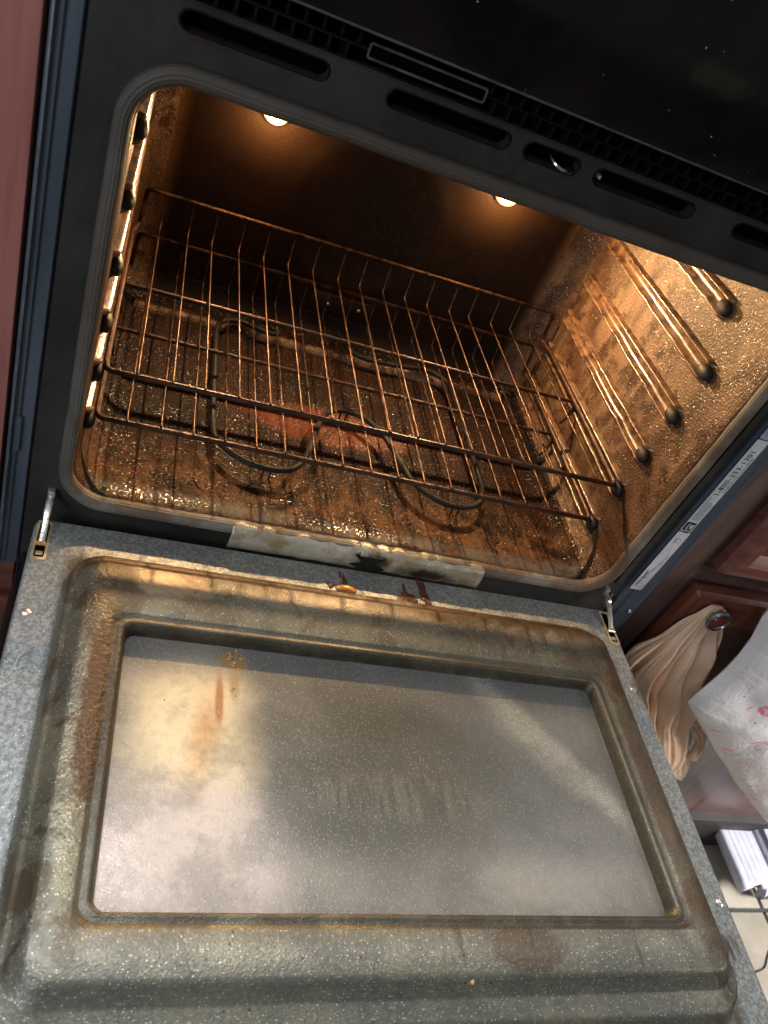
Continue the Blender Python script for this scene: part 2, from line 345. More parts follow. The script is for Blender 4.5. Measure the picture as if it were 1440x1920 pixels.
def mat_tan():
    s = NT('tan_grocery_bag_film')
    n = s.noise(45, 4, .6, vec=s.scaled(1.6, 1, .5)); n2 = s.noise(20, 3)
    c = s.mix(s.ramp(n2, .3, .7), (.52, .34, .22), (.68, .48, .34))
    s.set(base=c, rough=.38, sub=.12, normal=s.bump(n, .35, .003)); s.b.inputs['Subsurface Radius'].default_value = (.02, .012, .008); return s.m
M_tan = mat_tan()
def mat_floral():
    s = NT('white_bag_pink_print')
    c = s.mix(s.ramp(s.noise(9, 3), .3, .7), (.66, .62, .66), (.78, .75, .74))
    def rings(scale, r, w, th, off):
        v = s.scaled(1, 1, 1, off=off); d = s.voro(scale, vec=v); col = s.voro(scale, vec=v, out='Color')
        wob = s.math('ADD', d, s.math('MULTIPLY', s.math('SUBTRACT', s.noise(150, 4, .7), .5), .22))
        k = s.ramp(s.math('ABSOLUTE', s.math('SUBTRACT', wob, r)), w, w * .4)
        g = s.ramp(s.noise(38, 3, vec=v), .47, .52)
        return s.math('MULTIPLY', s.math('MULTIPLY', k, g), s.ramp(col, th, th + .03))
    c = s.mix(s.math('MULTIPLY', rings(22, .26, .055, .35, (0, 0, 0)), .85), c, (.80, .13, .18))
    c = s.mix(s.math('MULTIPLY', rings(27, .17, .07, .62, (.3, .1, .2)), .7), c, (.72, .30, .45))
    c = s.mix(s.math('MULTIPLY', rings(31, .14, .08, .72, (.7, .4, .1)), .6), c, (.36, .58, .68))
    dots = s.math('MULTIPLY', s.ramp(s.voro(85), .13, .08), s.ramp(s.voro(85, out='Color'), .72, .75)); c = s.mix(dots, c, (.12, .05, .08))
    s.set(base=c, rough=.3, sub=.08, normal=s.bump(s.noise(30, 4, .6, dist=.8), .5, .006)); return s.m
M_floral = mat_floral()
M_tile = simple('beige_floor_tile', (.34, .31, .25), .38, 0, 18, .08, .12)
M_grout = simple('dark_grout', (.05, .048, .045), .8, 0, 200, .3, .2)
M_card = simple('pale_ribbed_card', (.42, .43, .52), .6, 0, 40, .15, .08)
M_plinth = simple('dark_plinth', (.018, .015, .015), .6, 0, 40, .15, .2)
M_rubber = simple('black_cable_rubber', (.012, .012, .012), .45, 0, 60, .1, .1)
M_knobc = simple('dark_red_knob_centre', (.14, .028, .028), .2, 0, 60, .05, .1)
M_pewter = simple('pewter_knob', (.30, .30, .31), .24, .9, 80, .1, .1)
M_burn = simple('burnt_sugar_residue', (.075, .026, .015), .38, 0, 160, .8, .5)
M_amber = simple('amber_hardened_grease', (.55, .23, .06), .22, 0, 120, .5, .35)
M_crumb = simple('yellow_crumb', (.55, .34, .09), .6, 0, 300, .5, .3)
M_hair = simple('pale_hair', (.6, .55, .42), .5, 0, 60, 0, 0)
def mat_lampglow():
    s = NT('lit_oven_lamp'); s.set(base=(.9, .8, .6), em=(1.0, .50, .14), ems=4.5, rough=.3); return s.m
M_glow = mat_lampglow()

# ------------------------------------------------------------------ object helpers
def link(o): COL.objects.link(o); return o
def tag(o, label=None, cat=None, group=None, kind=None):
    if label: o['label'] = label
    if cat: o['category'] = cat
    if group: o['group'] = group
    if kind: o['kind'] = kind
    return o
def empty(name, loc, label, cat, group=None):
    o = bpy.data.objects.new(name, None); o.location = loc; o.empty_display_size = .05; link(o); return tag(o, label, cat, group)
def wloc(o):
    p = Vector(o.location)
    return p
def par(o, parent):
    """keep the child where it is: vertices are in world coordinates"""
    if parent is not None:
        o.parent = parent
        if parent.type == 'EMPTY': o.matrix_parent_inverse = Matrix.Translation(-Vector(parent.location))
        else: o.matrix_parent_inverse = Matrix.Translation(-Vector(parent.location))
    return o
def mesh(name, verts, faces, mat, parent=None, smooth=True, loc=None, auto=None):
    me = bpy.data.meshes.new(name); me.from_pydata([tuple(v) for v in verts], [], faces); me.validate()
    bm = bmesh.new(); bm.from_mesh(me); bmesh.ops.recalc_face_normals(bm, faces=bm.faces); bm.to_mesh(me); bm.free()
    if smooth: me.shade_smooth()
    if auto: me.set_sharp_from_angle(angle=R(auto))
    me.materials.append(mat); o = link(bpy.data.objects.new(name, me))
    if loc: o.location = loc
    return par(o, parent)
class MB:
    def __init__(s): s.v = []; s.f = []
    def add(s, v, f):
        k = len(s.v); s.v += [tuple(a) for a in v]; s.f += [[i + k for i in q] for q in f]; return s
    def box(s, x0, x1, y0, y1, z0, z1, bev=0.0, rot=None):
        bm = bmesh.new(); bmesh.ops.create_cube(bm, size=1.0)
        for v in bm.verts: v.co = Vector(((x0 + x1) / 2 + v.co.x * (x1 - x0), (y0 + y1) / 2 + v.co.y * (y1 - y0), (z0 + z1) / 2 + v.co.z * (z1 - z0)))
        if bev: bmesh.ops.bevel(bm, geom=bm.edges[:], offset=bev, segments=2, affect='EDGES', profile=.5)
        if rot is not None:
            for v in bm.verts: v.co = rot @ v.co
        bm.verts.index_update(); s.add([v.co.copy() for v in bm.verts], [[v.index for v in f.verts] for f in bm.faces]); bm.free(); return s
    def tube(s, pts, r, n=8, cap=True, flat=1.0):
        pts = [Vector(p) for p in pts]; T = []
        for i in range(len(pts)):
            a = pts[max(i - 1, 0)]; b = pts[min(i + 1, len(pts) - 1)]; T.append((b - a).normalized())
        ref = Vector((0, 0, 1)) if abs(T[0].z) < .9 else Vector((0, 1, 0))
        u = T[0].cross(ref).normalized(); vs = []; fs = []
        for i, p in enumerate(pts):
            if i: u = (u - T[i] * u.dot(T[i])).normalized()
            w = T[i].cross(u); rr = r[i] if isinstance(r, (list, tuple)) else r
            for k in range(n):
                a = 2 * math.pi * k / n; vs.append(p + u * math.cos(a) * rr + w * math.sin(a) * rr * flat)
        for i in range(len(pts) - 1):
            for k in range(n):
                a = i * n + k; b = i * n + (k + 1) % n; fs.append([a, b, b + n, a + n])
        if cap: fs.append(list(range(n))[::-1]); fs.append([(len(pts) - 1) * n + k for k in range(n)])
        return s.add(vs, fs)
    def lathe(s, prof, c, axis='z', n=20):
        vs = []; fs = []; m = len(prof)
        for r, h in prof:
            for k in range(n):
                a = 2 * math.pi * k / n; p = (r * math.cos(a), r * math.sin(a), h)
                if axis == 'y': p = (p[0], p[2], p[1])
                vs.append((c[0] + p[0], c[1] + p[1], c[2] + p[2]))
        for i in range(m - 1):
            for k in range(n):
                a = i * n + k; b = i * n + (k + 1) % n; fs.append([a, b, b + n, a + n])
        fs.append(list(range(n))[::-1]); fs.append([(m - 1) * n + k for k in range(n)])
        return s.add(vs, fs)
    def build(s, name, mat, parent=None, smooth=True, auto=35, loc=None): return mesh(name, s.v, s.f, mat, parent, smooth, loc, auto)

def rr(cx, cy, hx, hy, r, n=10):
    """rounded rectangle, counter-clockwise, 4*n points"""
    pts = []
    for q, (sx, sy) in enumerate(((1, 1), (-1, 1), (-1, -1), (1, -1))):
        for k in range(n):
            a = (q + k / (n - 1)) * math.pi / 2
            pts.append((cx + sx * (hx - r) + r * math.cos(a), cy + sy * (hy - r) + r * math.sin(a)))
    return pts
def rrb(x0, x1, y0, y1, r, n=10): return rr((x0 + x1) / 2, (y0 + y1) / 2, (x1 - x0) / 2, (y1 - y0) / 2, r, n)
def densify(loop, step):
    out = []
    for i, p in enumerate(loop):
        q = loop[(i + 1) % len(loop)]; d = math.dist(p, q); m = max(1, int(d / step))
        for k in range(m): out.append(tuple(a + (b - a) * k / m for a, b in zip(p, q)))
    return out
def bridge(loops, cap0=False, cap1=False):
    n = len(loops[0]); vs = [p for l in loops for p in l]; fs = []
    for i in range(len(loops) - 1):
        for k in range(n):
            a = i * n + k; b = i * n + (k + 1) % n; fs.append([a, b, b + n, a + n])
    if cap0: fs.append(list(range(n)))
    if cap1: fs.append([(len(loops) - 1) * n + k for k in range(n)])
    return vs, fs
def catmull(pts, sub=6, closed=False):
    P = [Vector(p) for p in pts]; out = []; n = len(P)
    for i in range(n if closed else n - 1):
        p0 = P[(i - 1) % n] if closed or i > 0 else P[0]; p1 = P[i]; p2 = P[(i + 1) % n]; p3 = P[(i + 2) % n] if closed or i + 2 < n else P[-1]
        for k in range(sub):
            t = k / sub; out.append(.5 * ((2 * p1) + (-p0 + p2) * t + (2 * p0 - 5 * p1 + 4 * p2 - p3) * t * t + (-p0 + 3 * p1 - 3 * p2 + p3) * t ** 3))
    if not closed: out.append(P[-1])
    return out
def fillet(pts, r, n=5):
    P = [Vector(p) for p in pts]; out = [P[0]]
    for i in range(1, len(P) - 1):
        a = (P[i - 1] - P[i]); b = (P[i + 1] - P[i]); ra = min(r, a.length * .45, b.length * .45)
        p, q = P[i] + a.normalized() * ra, P[i] + b.normalized() * ra
        for k in range(n + 1):
            t = k / n; out.append(p * (1 - t) ** 2 + P[i] * 2 * t * (1 - t) + q * t * t)
    out.append(P[-1]); return out
def stadium(x0, x1, z, h, n=8):
    r = h / 2; pts = []
    for k in range(n + 1): a = -math.pi / 2 + math.pi * k / n; pts.append((x1 - r + r * math.cos(a), z + r * math.sin(a)))
    for k in range(n + 1): a = math.pi / 2 + math.pi * k / n; pts.append((x0 + r + r * math.cos(a), z + r * math.sin(a)))
    return pts
def prism_mesh(loop, ax, a, b):
    """closed prism of a 2D loop; ax 'y': loop is (x,z)"""
    n = len(loop); v = []
    for t in (a, b):
        for p in loop: v.append((p[0], t, p[1]) if ax == 'y' else (p[0], p[1], t))
    f = [[k, (k + 1) % n, (k + 1) % n + n, k + n] for k in range(n)] + [list(range(n)), [k + n for k in range(n)]]
    return v, f
def cut(o, cutters):
    """subtract closed prisms from a solid and keep the result as plain mesh"""
    objs = []
    for i, (v, f) in enumerate(cutters):
        c = mesh('cutter', v, f, M_dark, None, False); md = o.modifiers.new('b', 'BOOLEAN'); md.operation = 'DIFFERENCE'; md.object = c; md.solver = 'EXACT'; objs.append(c)
    dg = bpy.context.evaluated_depsgraph_get(); dg.update()
    me = bpy.data.meshes.new_from_object(o.evaluated_get(dg)); o.modifiers.clear(); o.data = me
    for c in objs: bpy.data.objects.remove(c, do_unlink=True)
    return o

# ================================================================== THE OVEN
oven = empty('wall_oven', (0, 0, -.095), 'black built-in wall oven standing open and lit inside, caked with brown baked-on grease', 'oven')

# ---- front frame: plate with the mouth, the four slots and the latch opening cut through
FX0, FX1 = -.334, .336
v, f = prism_mesh(rrb(FX0, FX1, -.095, .4445, .003, 4), 'y', 0, .012)
frame = mesh('front_frame', v, f, M_frame, oven, False)
cut(frame, [prism_mesh(rrb(-.299, .299, .003, .404, .042, 10), 'y', -.05, .05)] +
    [prism_mesh(stadium(a, b, .433, .0115), 'y', -.05, .05) for a, b in ((-.280, -.182), (-.1395, -.0435), (-.031, .016), (.030, .124), (.166, .262))])
bm = bmesh.new(); bm.from_mesh(frame.data)
bmesh.ops.bevel(bm, geom=[e for e in bm.edges if len(e.link_faces) == 2 and e.calc_face_angle(0) > R(60) and all(v.co.y < .001 for v in e.verts)], offset=.0012, segments=2, affect='EDGES')
bm.to_mesh(frame.data); bm.free(); frame.data.shade_smooth(); frame.data.set_sharp_from_angle(angle=R(30))
if not frame.data.materials: frame.data.materials.append(M_frame)
for a, b in ((-.280, -.182), (-.1395, -.0435), (-.031, .016), (.030, .124), (.166, .262)):   # a rolled lip round each slot
    lp = [(p[0], -.0004, p[1]) for p in densify(stadium(a, b, .433, .0125), .006)]
    MB().tube(lp + [lp[0]], .0006, 6, False).build('slot_lip', M_grille, oven)
MB().box(-.345, .35, .018, .022, .40, .4665).build('dark_slot_backing', M_dark, oven)  # black sheet added behind the slots as their inner shade
# latch: bent bright wire poking through its slot
MB().tube(catmull([(-.012, .010, .437), (-.010, -.004, .4345), (-.004, -.010, .4315), (.004, -.010, .4305), (.0095, -.004, .4305), (.011, .008, .432)], 6), .0013, 8).build('door_latch', M_chrome, oven)
MB().lathe([(.0002, -.0035), (.0015, -.003), (.002, -.001), (.002, .001)], (.0335, 0, .4335), 'y', 10).build('screw', M_steel, oven)

# ---- vent grille under the control panel
g = MB().box(FX0, FX1, .010, .014, .4447, .4665); g.build('vent_shade_fill', M_dark, oven)
fin = MB().box(-.0011, .0011, -.001, .010, -.0044, .0044, .0003)
fbase = None
for row, zz in ((0, .4502), (1, .4612)):
    x = -.328 if row else -.322
    while x < .332:
        if not (-.166 < x < -.072) and random.random() > .03:
            if fbase is None:
                fbase = fin.build('vent_fin', M_grille, None, False); fo = fbase
            else: fo = link(bpy.data.objects.new('vent_fin', fbase.data))
            fo.location = (x, 0, zz); par(fo, oven)
        x += .0122
MB().box(FX0, FX1, -.001, .010, .4547, .4563, .0003).build('vent_bar', M_grille, oven)
MB().box(FX0, FX1, -.0018, .010, .4645, .4672, .0006).build('vent_bar', M_grille, oven)
lp = [(p[0], -.0035, p[1]) for p in densify(rrb(-.162, -.0758, .4515, .4604, .0015, 4), .01)]
MB().tube(lp + [lp[0]], .0009, 6, False).build('exhaust_surround', M_steel_dark if False else simple('worn_edge_metal', (.13, .13, .125), .4, .6, 90, .3, .4), oven)
vv, ff = prism_mesh(rrb(-.1615, -.0763, .452, .46, .0012, 4), 'y', -.0024, .006); mesh('dark_exhaust_fill', vv, ff, M_dark, oven, False)  # solid black slab painted as the shade of the exhaust opening

# ---- black glass control panel above
MB().box(-.353, .368, -.016, .05, .4685, .640, .0018).build('control_panel', M_panel, oven)
MB().box(-.353, .368, -.0172, -.0145, .4680, .4694, .0004).build('panel_edge_strip', simple('dull_edge_strip', (.075, .070, .066), .4, .3, 90, .2, .3), oven)

# ---- side trims
def trim(x0, x1, side):
    prof = [(x0, .012), (x0, -.001), (x0 + side * .001, -.003), (x0 + side * .010, -.0035), (x0 + side * .0115, -.0062), (x1 - side * .0035, -.0066), (x1 - side * .0015, -.0088), (x1, -.0075), (x1, .05)]
    vs = []; fs = []
    zs = [-.095, .467]
    for z in zs: vs += [(a, b, z) for a, b in prof]
    n = len(prof); fs = [[k, k + 1, k + 1 + n, k + n] for k in range(n - 1)]
    return vs, fs
v, f = trim(.3365, .368, 1); mesh('side_trim', v, f, M_trim, oven, True, None, 20)
v, f = trim(-.3345, -.3535, -1); mesh('side_trim', v, f, M_trim, oven, True, None, 20)
MB().box(.318, .3195, -.0012, .004, .02, .44, .0003).build('trim_shade_strip', M_dark, oven)
MB().box(-.3520, -.3505, -.0105, -.006, -.09, .465, .0005).build('trim_edge', simple('scuffed_edge', (.12, .14, .17), .35, .3, 60, .2, .3), oven)
MB().lathe([(.0002, -.0035), (.002, -.003), (.003, -.0015), (.003, 0)], (.361, -.0075, -.0155), 'y', 14).build('screw', M_chrome, oven)
MB().lathe([(.0002, -.003), (.0014, -.0025), (.0018, -.001), (.0018, 0)], (.327, 0, .0), 'y', 10).build('screw', M_steel, oven)

# ---- cavity liner
def prof_loop(y, hx, z0, z1, r): return [(p[0], y, p[1]) for p in rrb(-hx, hx, z0, z1, r, 9)]
stations = [(.006, .2988, .0032, .4038, .042), (-.0010, .2982, .0045, .4025, .041), (-.002, .2972, .0065, .4005, .040), (.000, .2965, .0085, .3985, .040), (.012, .2960, .0090, .3965, .039), (.030, .2960, .0088, .3965, .039),
            (.036, .2962, .0075, .398, .039), (.044, .2968, .0060, .400, .040)]
NY = 26
for i in range(1, NY): stations.append((.044 + (.372 - .044) * i / NY, .2970, .0060, .400, .040))
for k in range(0, 9):
    a = k / 8 * math.pi / 2; rb = .034
    stations.append((.372 + rb * math.sin(a), .2970 - rb * (1 - math.cos(a)), .006 + rb * (1 - math.cos(a)), .400 - rb * (1 - math.cos(a)), .040 - .012 * (1 - math.cos(a))))
loops = [prof_loop(*s_) for s_ in stations]
vs, fs = bridge(loops, False, False)
n = len(loops[0])
# split the liner into floor, ceiling, side walls (each its own part) by the loop index
def liner_part(name, mat, sel):
    sub = [q for q in fs if sel(sum((Vector(vs[i]) for i in q), Vector()) / 4)]
    used = sorted({i for q in sub for i in q}); mp = {a: b for b, a in enumerate(used)}
    return mesh(name, [vs[i] for i in used], [[mp[i] for i in q] for q in sub], mat, oven, True)
cz = lambda c: c.z
isfloor = lambda c: c.z < .020 + .0 and not c.y > .395
isceil = lambda c: c.z > .386
liner_part('cavity_floor', M_floor, lambda c: isfloor(c))
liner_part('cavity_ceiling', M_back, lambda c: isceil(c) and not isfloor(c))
liner_part('left_cavity_wall', M_side, lambda c: c.x < 0 and not isfloor(c) and not isceil(c) and abs(c.x) > .262)
liner_part('right_cavity_wall', M_side, lambda c: c.x > 0 and not isfloor(c) and not isceil(c) and abs(c.x) > .262)
liner_part('back_cove', M_back, lambda c: not isfloor(c) and not isceil(c) and abs(c.x) <= .262 and c.z < .2)
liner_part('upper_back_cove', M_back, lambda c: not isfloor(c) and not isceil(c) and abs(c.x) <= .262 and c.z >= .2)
# back wall with a shallow round fan emboss
back = [loops[-1]]
NB = 14
bx = .263; bz0, bz1 = .040, .366
gx, gz = 60, 36
bv = []; bf = []
for j in range(gz + 1):
    for i in range(gx + 1):
        x = -bx + 2 * bx * i / gx; z = bz0 + (bz1 - bz0) * j / gz
        d = math.hypot(x + .012, (z - .185)); 
        h = -.0022 * math.exp(-((d - .098) / .007) ** 2)
        bv.append((x, .4062 + h, z))
for j in range(gz):
    for i in range(gx):
        a = j * (gx + 1) + i; bf.append([a, a + 1, a + gx + 2, a + gx + 1])
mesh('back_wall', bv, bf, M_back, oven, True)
# floor channel round the element: thin pressed bead
bead = [(p[0], p[1], .0066) for p in densify(rrb(-.180, .180, .037, .372, .022, 8), .012)]
MB().tube(bead + [bead[0]], .0016, 8, False, .6).build('floor_bead', M_floor, oven)
MB().tube([(-.270, .368, .003), (.262, .368, .003)], .0125, 14).build('back_ledge', M_side, oven)
# square terminal cover on the back wall with two screws
MB().box(-.048, .038, .400, .4045, .046, .076, .001).build('terminal_plate', M_back, oven)
for x, z in ((-.024, .062), (.020, .064)): MB().lathe([(.0002, -.002), (.0018, -.0015), (.0025, 0)], (x, .400, z), 'y', 10).build('screw', M_steel, oven)

# ---- rack guides pressed out of both side walls, with blackened ends
GZ = [.334, .2768, .2174, .1600, .1059, .0485]
def guide(side, z, y0, y1, seed):
    rnd = random.Random(seed); N = 64; wob = [(.24 + rnd.uniform(-.04, .04)), (.5 + rnd.uniform(-.05, .05)), (.76 + rnd.uniform(-.04, .04))]
    vs = []; prof = [-1.0, -.92, -.84, -.73, -.62, -.53, -.45, 0, .45, .53, .62, .73, .84, .92, 1.0]
    def hh(t):
        a = abs(t)
        if a >= 1: return -.002
        if a < .45: return .0006
        return .0006 + .0072 * math.sin(math.pi * min(1, (1 - a) / .55)) ** .9
    for i in range(N + 1):
        s = i / N; y = y0 + (y1 - y0) * s
        end = min(1, s / .03) * min(1, (1 - s) / .05); end = math.sin(end * math.pi / 2) if end < 1 else 1
        off = 0
        for w in wob: off += .0018 * (1 / (1 + math.exp(-(s - w) * 90))) - .0018 * (1 / (1 + math.exp(-(s - w - .035) * 60)))
        taper = 1 - .28 * s; hw = .0132 * taper
        jit = .0006 * mnoise.noise(Vector((s * 30, seed * 3.1, 0)))
        for t in prof:
            lower = 1 if t < 0 else 0
            vs.append((side * (.2972 - max(-.001, hh(t) * (.35 + .65 * end) if end > 0 else -.001)), y, z + t * hw + off * (1 if lower else .25) + jit))
    m = len(prof); fs = [[i * m + k, i * m + k + 1, (i + 1) * m + k + 1, (i + 1) * m + k] for i in range(N) for k in range(m - 1)]
    o = mesh('rack_guide', vs, fs, M_guide, oven, True)
    t = MB().lathe([(.0005, -.0075), (.0045, -.0066), (.0072, -.0030), (.0078, .002), (.0074, .007), (.0060, .012)], (0, 0, 0), 'y', 14)
    for i, p in enumerate(t.v): t.v[i] = (side * (.2925) + p[0] * .75, y0 + .002 + p[1], z - .0005 + p[2] * 1.0)
    t.build('guide_tip', M_tip, o)
    return o
for side in (-1, 1):
    for k, z in enumerate(GZ):
        y0 = .062; y1 = .378
        if k == 0: y0 = .098 if side > 0 else .062; y1 = .27
        guide(side, z, y0, y1, k * 7 + side + 3)

# ---- bake element
ez = .0235
EP = [(-.120, .398), (-.100, .372), (-.083, .357), (-.100, .352), (-.135, .362), (-.158, .352), (-.166, .325), (-.167, .250), (-.167, .135), (-.160, .105), (-.135, .083), (-.105, .076), (-.078, .084), (-.060, .112), (-.046, .160), (-.030, .200),
      (-.005, .216), (.022, .208), (.044, .182), (.056, .146), (.070, .106), (.095, .082), (.125, .076), (.152, .088), (.166, .118), (.168, .200), (.167, .320), (.158, .350), (.132, .362), (.080, .352), (.030, .352), (.012, .372), (.004, .398)]
MB().tube(catmull([(a, b, ez) for a, b in EP], 6), .0034, 10).build('heating_element', M_element, oven)
for x, y in ((-.105, .079), (.125, .079), (-.004, .214), (-.167, .23), (.168, .23)):
    MB().tube([(x - .004, y, .006), (x - .004, y, ez - .001), (x + .004, y, ez - .001), (x + .004, y, .006)], .0011, 6).build('element_support', M_element, oven)

# ---- oven lamps at the back
LAMP_W = 0.45
for lx in (-.158, .146):
    MB().lathe([(.0185, .003), (.0180, -.0006), (.0170, -.0010), (.0160, -.0006)], (lx, .402, .2795), 'y', 24).build('lamp_ring', M_side, oven)
    lens = MB().lathe([(.0165, -.001), (.0155, -.006), (.0115, -.010), (.006, -.012), (.0005, -.0125)], (lx, .402, .2795), 'y', 24).build('oven_lamp', M_glow, oven)
    ld = bpy.data.lights.new('oven_lamp_light', 'POINT'); ld.energy = LAMP_W; ld.color = (1.0, .58, .25); ld.shadow_soft_size = .007
    la = bpy.data.lights.new('oven_lamp_beam', 'AREA'); la.shape = 'DISK'; la.size = .009; la.energy = 3.0; la.color = (1.0, .61, .29)
    lb = link(bpy.data.objects.new('oven_lamp_beam', la)); lb.location = (lx, .3865, .276); lb.rotation_euler = Vector((0, -1, -.15)).to_track_quat('-Z', 'Y').to_euler()
    lo = link(bpy.data.objects.new('oven_lamp_light', ld)); lo.location = (lx, .370, .274)

# ---- gasket: flattened braided rope round the mouth
def gasket():
    loop = densify(rrb(-.3035, .3035, .0075, .4030, .040, 12), .0045); m = len(loop); K = 14; vs = []; uvs = []
    for i, p in enumerate(loop):
        a = loop[i - 1]; b = loop[(i + 1) % m]; tx, tz = b[0] - a[0], b[1] - a[1]; L = math.hypot(tx, tz); nx, nz = tz / L, -tx / L
        wob = .0007 * mnoise.noise(Vector((p[0] * 30, p[1] * 30, 3.0))); hw = .0066 + .0006 * mnoise.noise(Vector((p[0] * 12, p[1] * 12, 9.0)))
        for k in range(K):
            t = 2 * math.pi * k / K; c, s_ = math.cos(t), math.sin(t)
            c = math.copysign(abs(c) ** .8, c); s_ = math.copysign(abs(s_) ** .8, s_)
            vs.append((p[0] + nx * (c * hw + wob), -.0045 + s_ * .0070, p[1] + nz * (c * hw + wob)))
    fs = [[i * K + k, i * K + (k + 1) % K, ((i + 1) % m) * K + (k + 1) % K, ((i + 1) % m) * K + k] for i in range(m) for k in range(K)]
    o = mesh('door_gasket', vs, fs, M_gasket, oven, True)
    uv = o.data.uv_layers.new(name='UVMap')
    for poly in o.data.polygons:
        q = list(poly.vertices); ii = [a // K for a in q]; kk = [a % K for a in q]
        for li, a, k in zip(poly.loop_indices, ii, kk):
            if max(ii) - min(ii) > m / 2 and a == 0: a = m
            if max(kk) - min(kk) > K / 2 and k == 0: k = K
            uv.data[li].uv = (a * 2.0, k / K)
    return o
gasket()

# ---- torn foil patch folded over the bottom of the gasket (two pieces with a gap)
def foil(x0, x1, seed, tear0, tear1):
    N = 60; prof = [(.004, -.0006), (-.0085, .0155 - .0015), (-.0150, .010), (-.0158, -.002), (-.0150, -.0125), (-.0118, -.0150), (-.006, -.0155)]
    prof = [(.003, .0142), (-.0060, .0150), (-.0125, .0132), (-.0148, .0085), (-.0152, .001), (-.0150, -.006), (-.0140, -.0105), (-.0105, -.0120)]
    vs = []; m = len(prof)
    for i in range(N + 1):
        s = i / N; x = x0 + (x1 - x0) * s
        for j, (y, z) in enumerate(prof):
            q = Vector((x * 60, j * 1.3, seed)); dn = mnoise.noise(q) * .0016; dz = mnoise.noise(q * 1.7 + Vector((5, 0, 0))) * .0012
            xx = x
            if tear0 and s < .12: xx = x + (.12 - s) / .12 * mnoise.noise(Vector((j * 1.1, seed, 7))) * .012 + max(0, j - 2) * .0022 * (.12 - s) / .12
            if tear1 and s > .88: xx = x + (s - .88) / .12 * mnoise.noise(Vector((j * 1.1, seed, 2))) * .012 - max(0, j - 2) * .0018 * (s - .88) / .12
            vs.append((xx, y + dn, z + dz - .0015))
    fs = [[i * m + k, i * m + k + 1, (i + 1) * m + k + 1, (i + 1) * m + k] for i in range(N) for k in range(m - 1)]
    o = mesh('gasket_patch', vs, fs, M_clip, oven, True)
    md = o.modifiers.new('thick', 'SOLIDIFY'); md.thickness = .0008; md.offset = 0
    o['label'] = 'torn crumpled foil patch over the bottom gasket'
foil(-.1415, -.002, 1.0, False, True); foil(.018, .1435, 5.0, True, False); foil(-.004, .022, 9.0, False, False)
bpy.data.objects['gasket_patch.002'].scale = (1, 1, 1)
# shrink the middle sliver to just its top edge
me = bpy.data.objects['gasket_patch.002'].data
for v_ in me.vertices:
    v_.co.z = max(v_.co.z, .0075 + .001 * mnoise.noise(v_.co * 200))

# ---- labels on the right trim
def text(s, x, z, size, mat, parent, name='lettering', y=-.0078, shear=0.0, spacing=1.0, up=True, wx=1.0):
    cu = bpy.data.curves.new('t', 'FONT'); cu.body = s; cu.size = size; cu.shear = shear; cu.extrude = .00008; cu.space_character = spacing; cu.resolution_u = 3
    t = bpy.data.objects.new('t', cu); COL.objects.link(t); bpy.context.view_layer.update()
    me = bpy.data.meshes.new_from_object(t.evaluated_get(bpy.context.evaluated_depsgraph_get())); bpy.data.objects.remove(t, do_unlink=True)
    for v in me.vertices:
        a, b, c = v.co.x * wx, v.co.y, v.co.z; v.co = (x - b, y - c, z + a)      # baseline runs upward, tops point left
    me.materials.clear(); me.materials.append(mat); o = link(bpy.data.objects.new(name, me)); return par(o, parent)
def sticker(x0, x1, z0, z1, mat, name, label, torn=False, seed=0):
    lp = densify(rrb(x0, x1, z0, z1, .0018, 5), .002); out = []
    for x, z in lp:
        if torn and z > z1 - .004: z += .004 * mnoise.noise(Vector((x * 300, seed, 0))) - .0015
        out.append((x, z))
    v, f = prism_mesh(out, 'y', -.0072, -.0066)
    o = mesh(name, v, f, mat, oven, False); o['label'] = label; return o
L1 = sticker(.3365, .3530, .0215, .1225, M_label, 'information_label', 'torn silver maker label with rounded lower end', True, 4)
text('Whirlpool', .3425, .027, .0066, M_ink, L1, shear=.25)
for k in range(3): text('Mod. No.  Ser. No.', .3455 + .002 * k, .043 + .012 * k, .0022, M_inkg, L1)
MB().lathe([(.0036, -.0005), (.0036, 0)], (.3445, -.0074, .108), 'y', 20).build('label_emblem', M_inkg, L1); MB().lathe([(.0029, -.0007), (.0029, 0)], (.3445, -.0074, .108), 'y', 20).build('label_emblem', M_label, L1)
L2 = sticker(.3365, .3515, .1235, .2580, M_label, 'telephone_label', 'silver label with a telephone sign and 1-800 number')
v, f = prism_mesh(rrb(.3375, .3500, .1250, .1375, .001, 3), 'y', -.0077, -.0073); mesh('phone_sign', v, f, M_ink, L2, False)
ph = MB(); cxp, czp = .3445, .1312
ph.tube([(cxp - .0022 + .0, -.0079, czp - .0042), (cxp - .0034, -.0079, czp - .002), (cxp - .0036, -.0079, czp), (cxp - .0034, -.0079, czp + .002), (cxp - .0022, -.0079, czp + .0042)], [.0011, .0006, .0006, .0006, .0011], 6)
ph.tube([(cxp + .0032, -.0079, czp - .0032), (cxp + .0004, -.0079, czp - .0024), (cxp - .0006, -.0079, czp), (cxp + .0004, -.0079, czp + .0024), (cxp + .0032, -.0079, czp + .0032), (cxp + .0032, -.0079, czp - .0032)], .0005, 6)
ph.lathe([(.0012, -.0002), (.0012, .0002)], (cxp + .0014, -.0079, czp), 'y', 12)
ph.build('phone_drawing', M_label, L2)
text('1-800-253-1301', .3455, .1790, .0084, M_ink, L2, spacing=1.08, wx=1.12)
text('IN CANADA CALL LOCAL DEALER', .3495, .185, .0026, M_ink, L2, wx=1.25)
for k, tx in enumerate(('FOR SERVICE OR INFORMATION', 'OR ASSISTANCE IN U.S.A.', 'CALL TOLL-FREE NUMBER', 'FOR PARTS AND REPAIR')): text(tx, .3405 + .0028 * k, .1410, .0023, M_inkg, L2, wx=1.05)
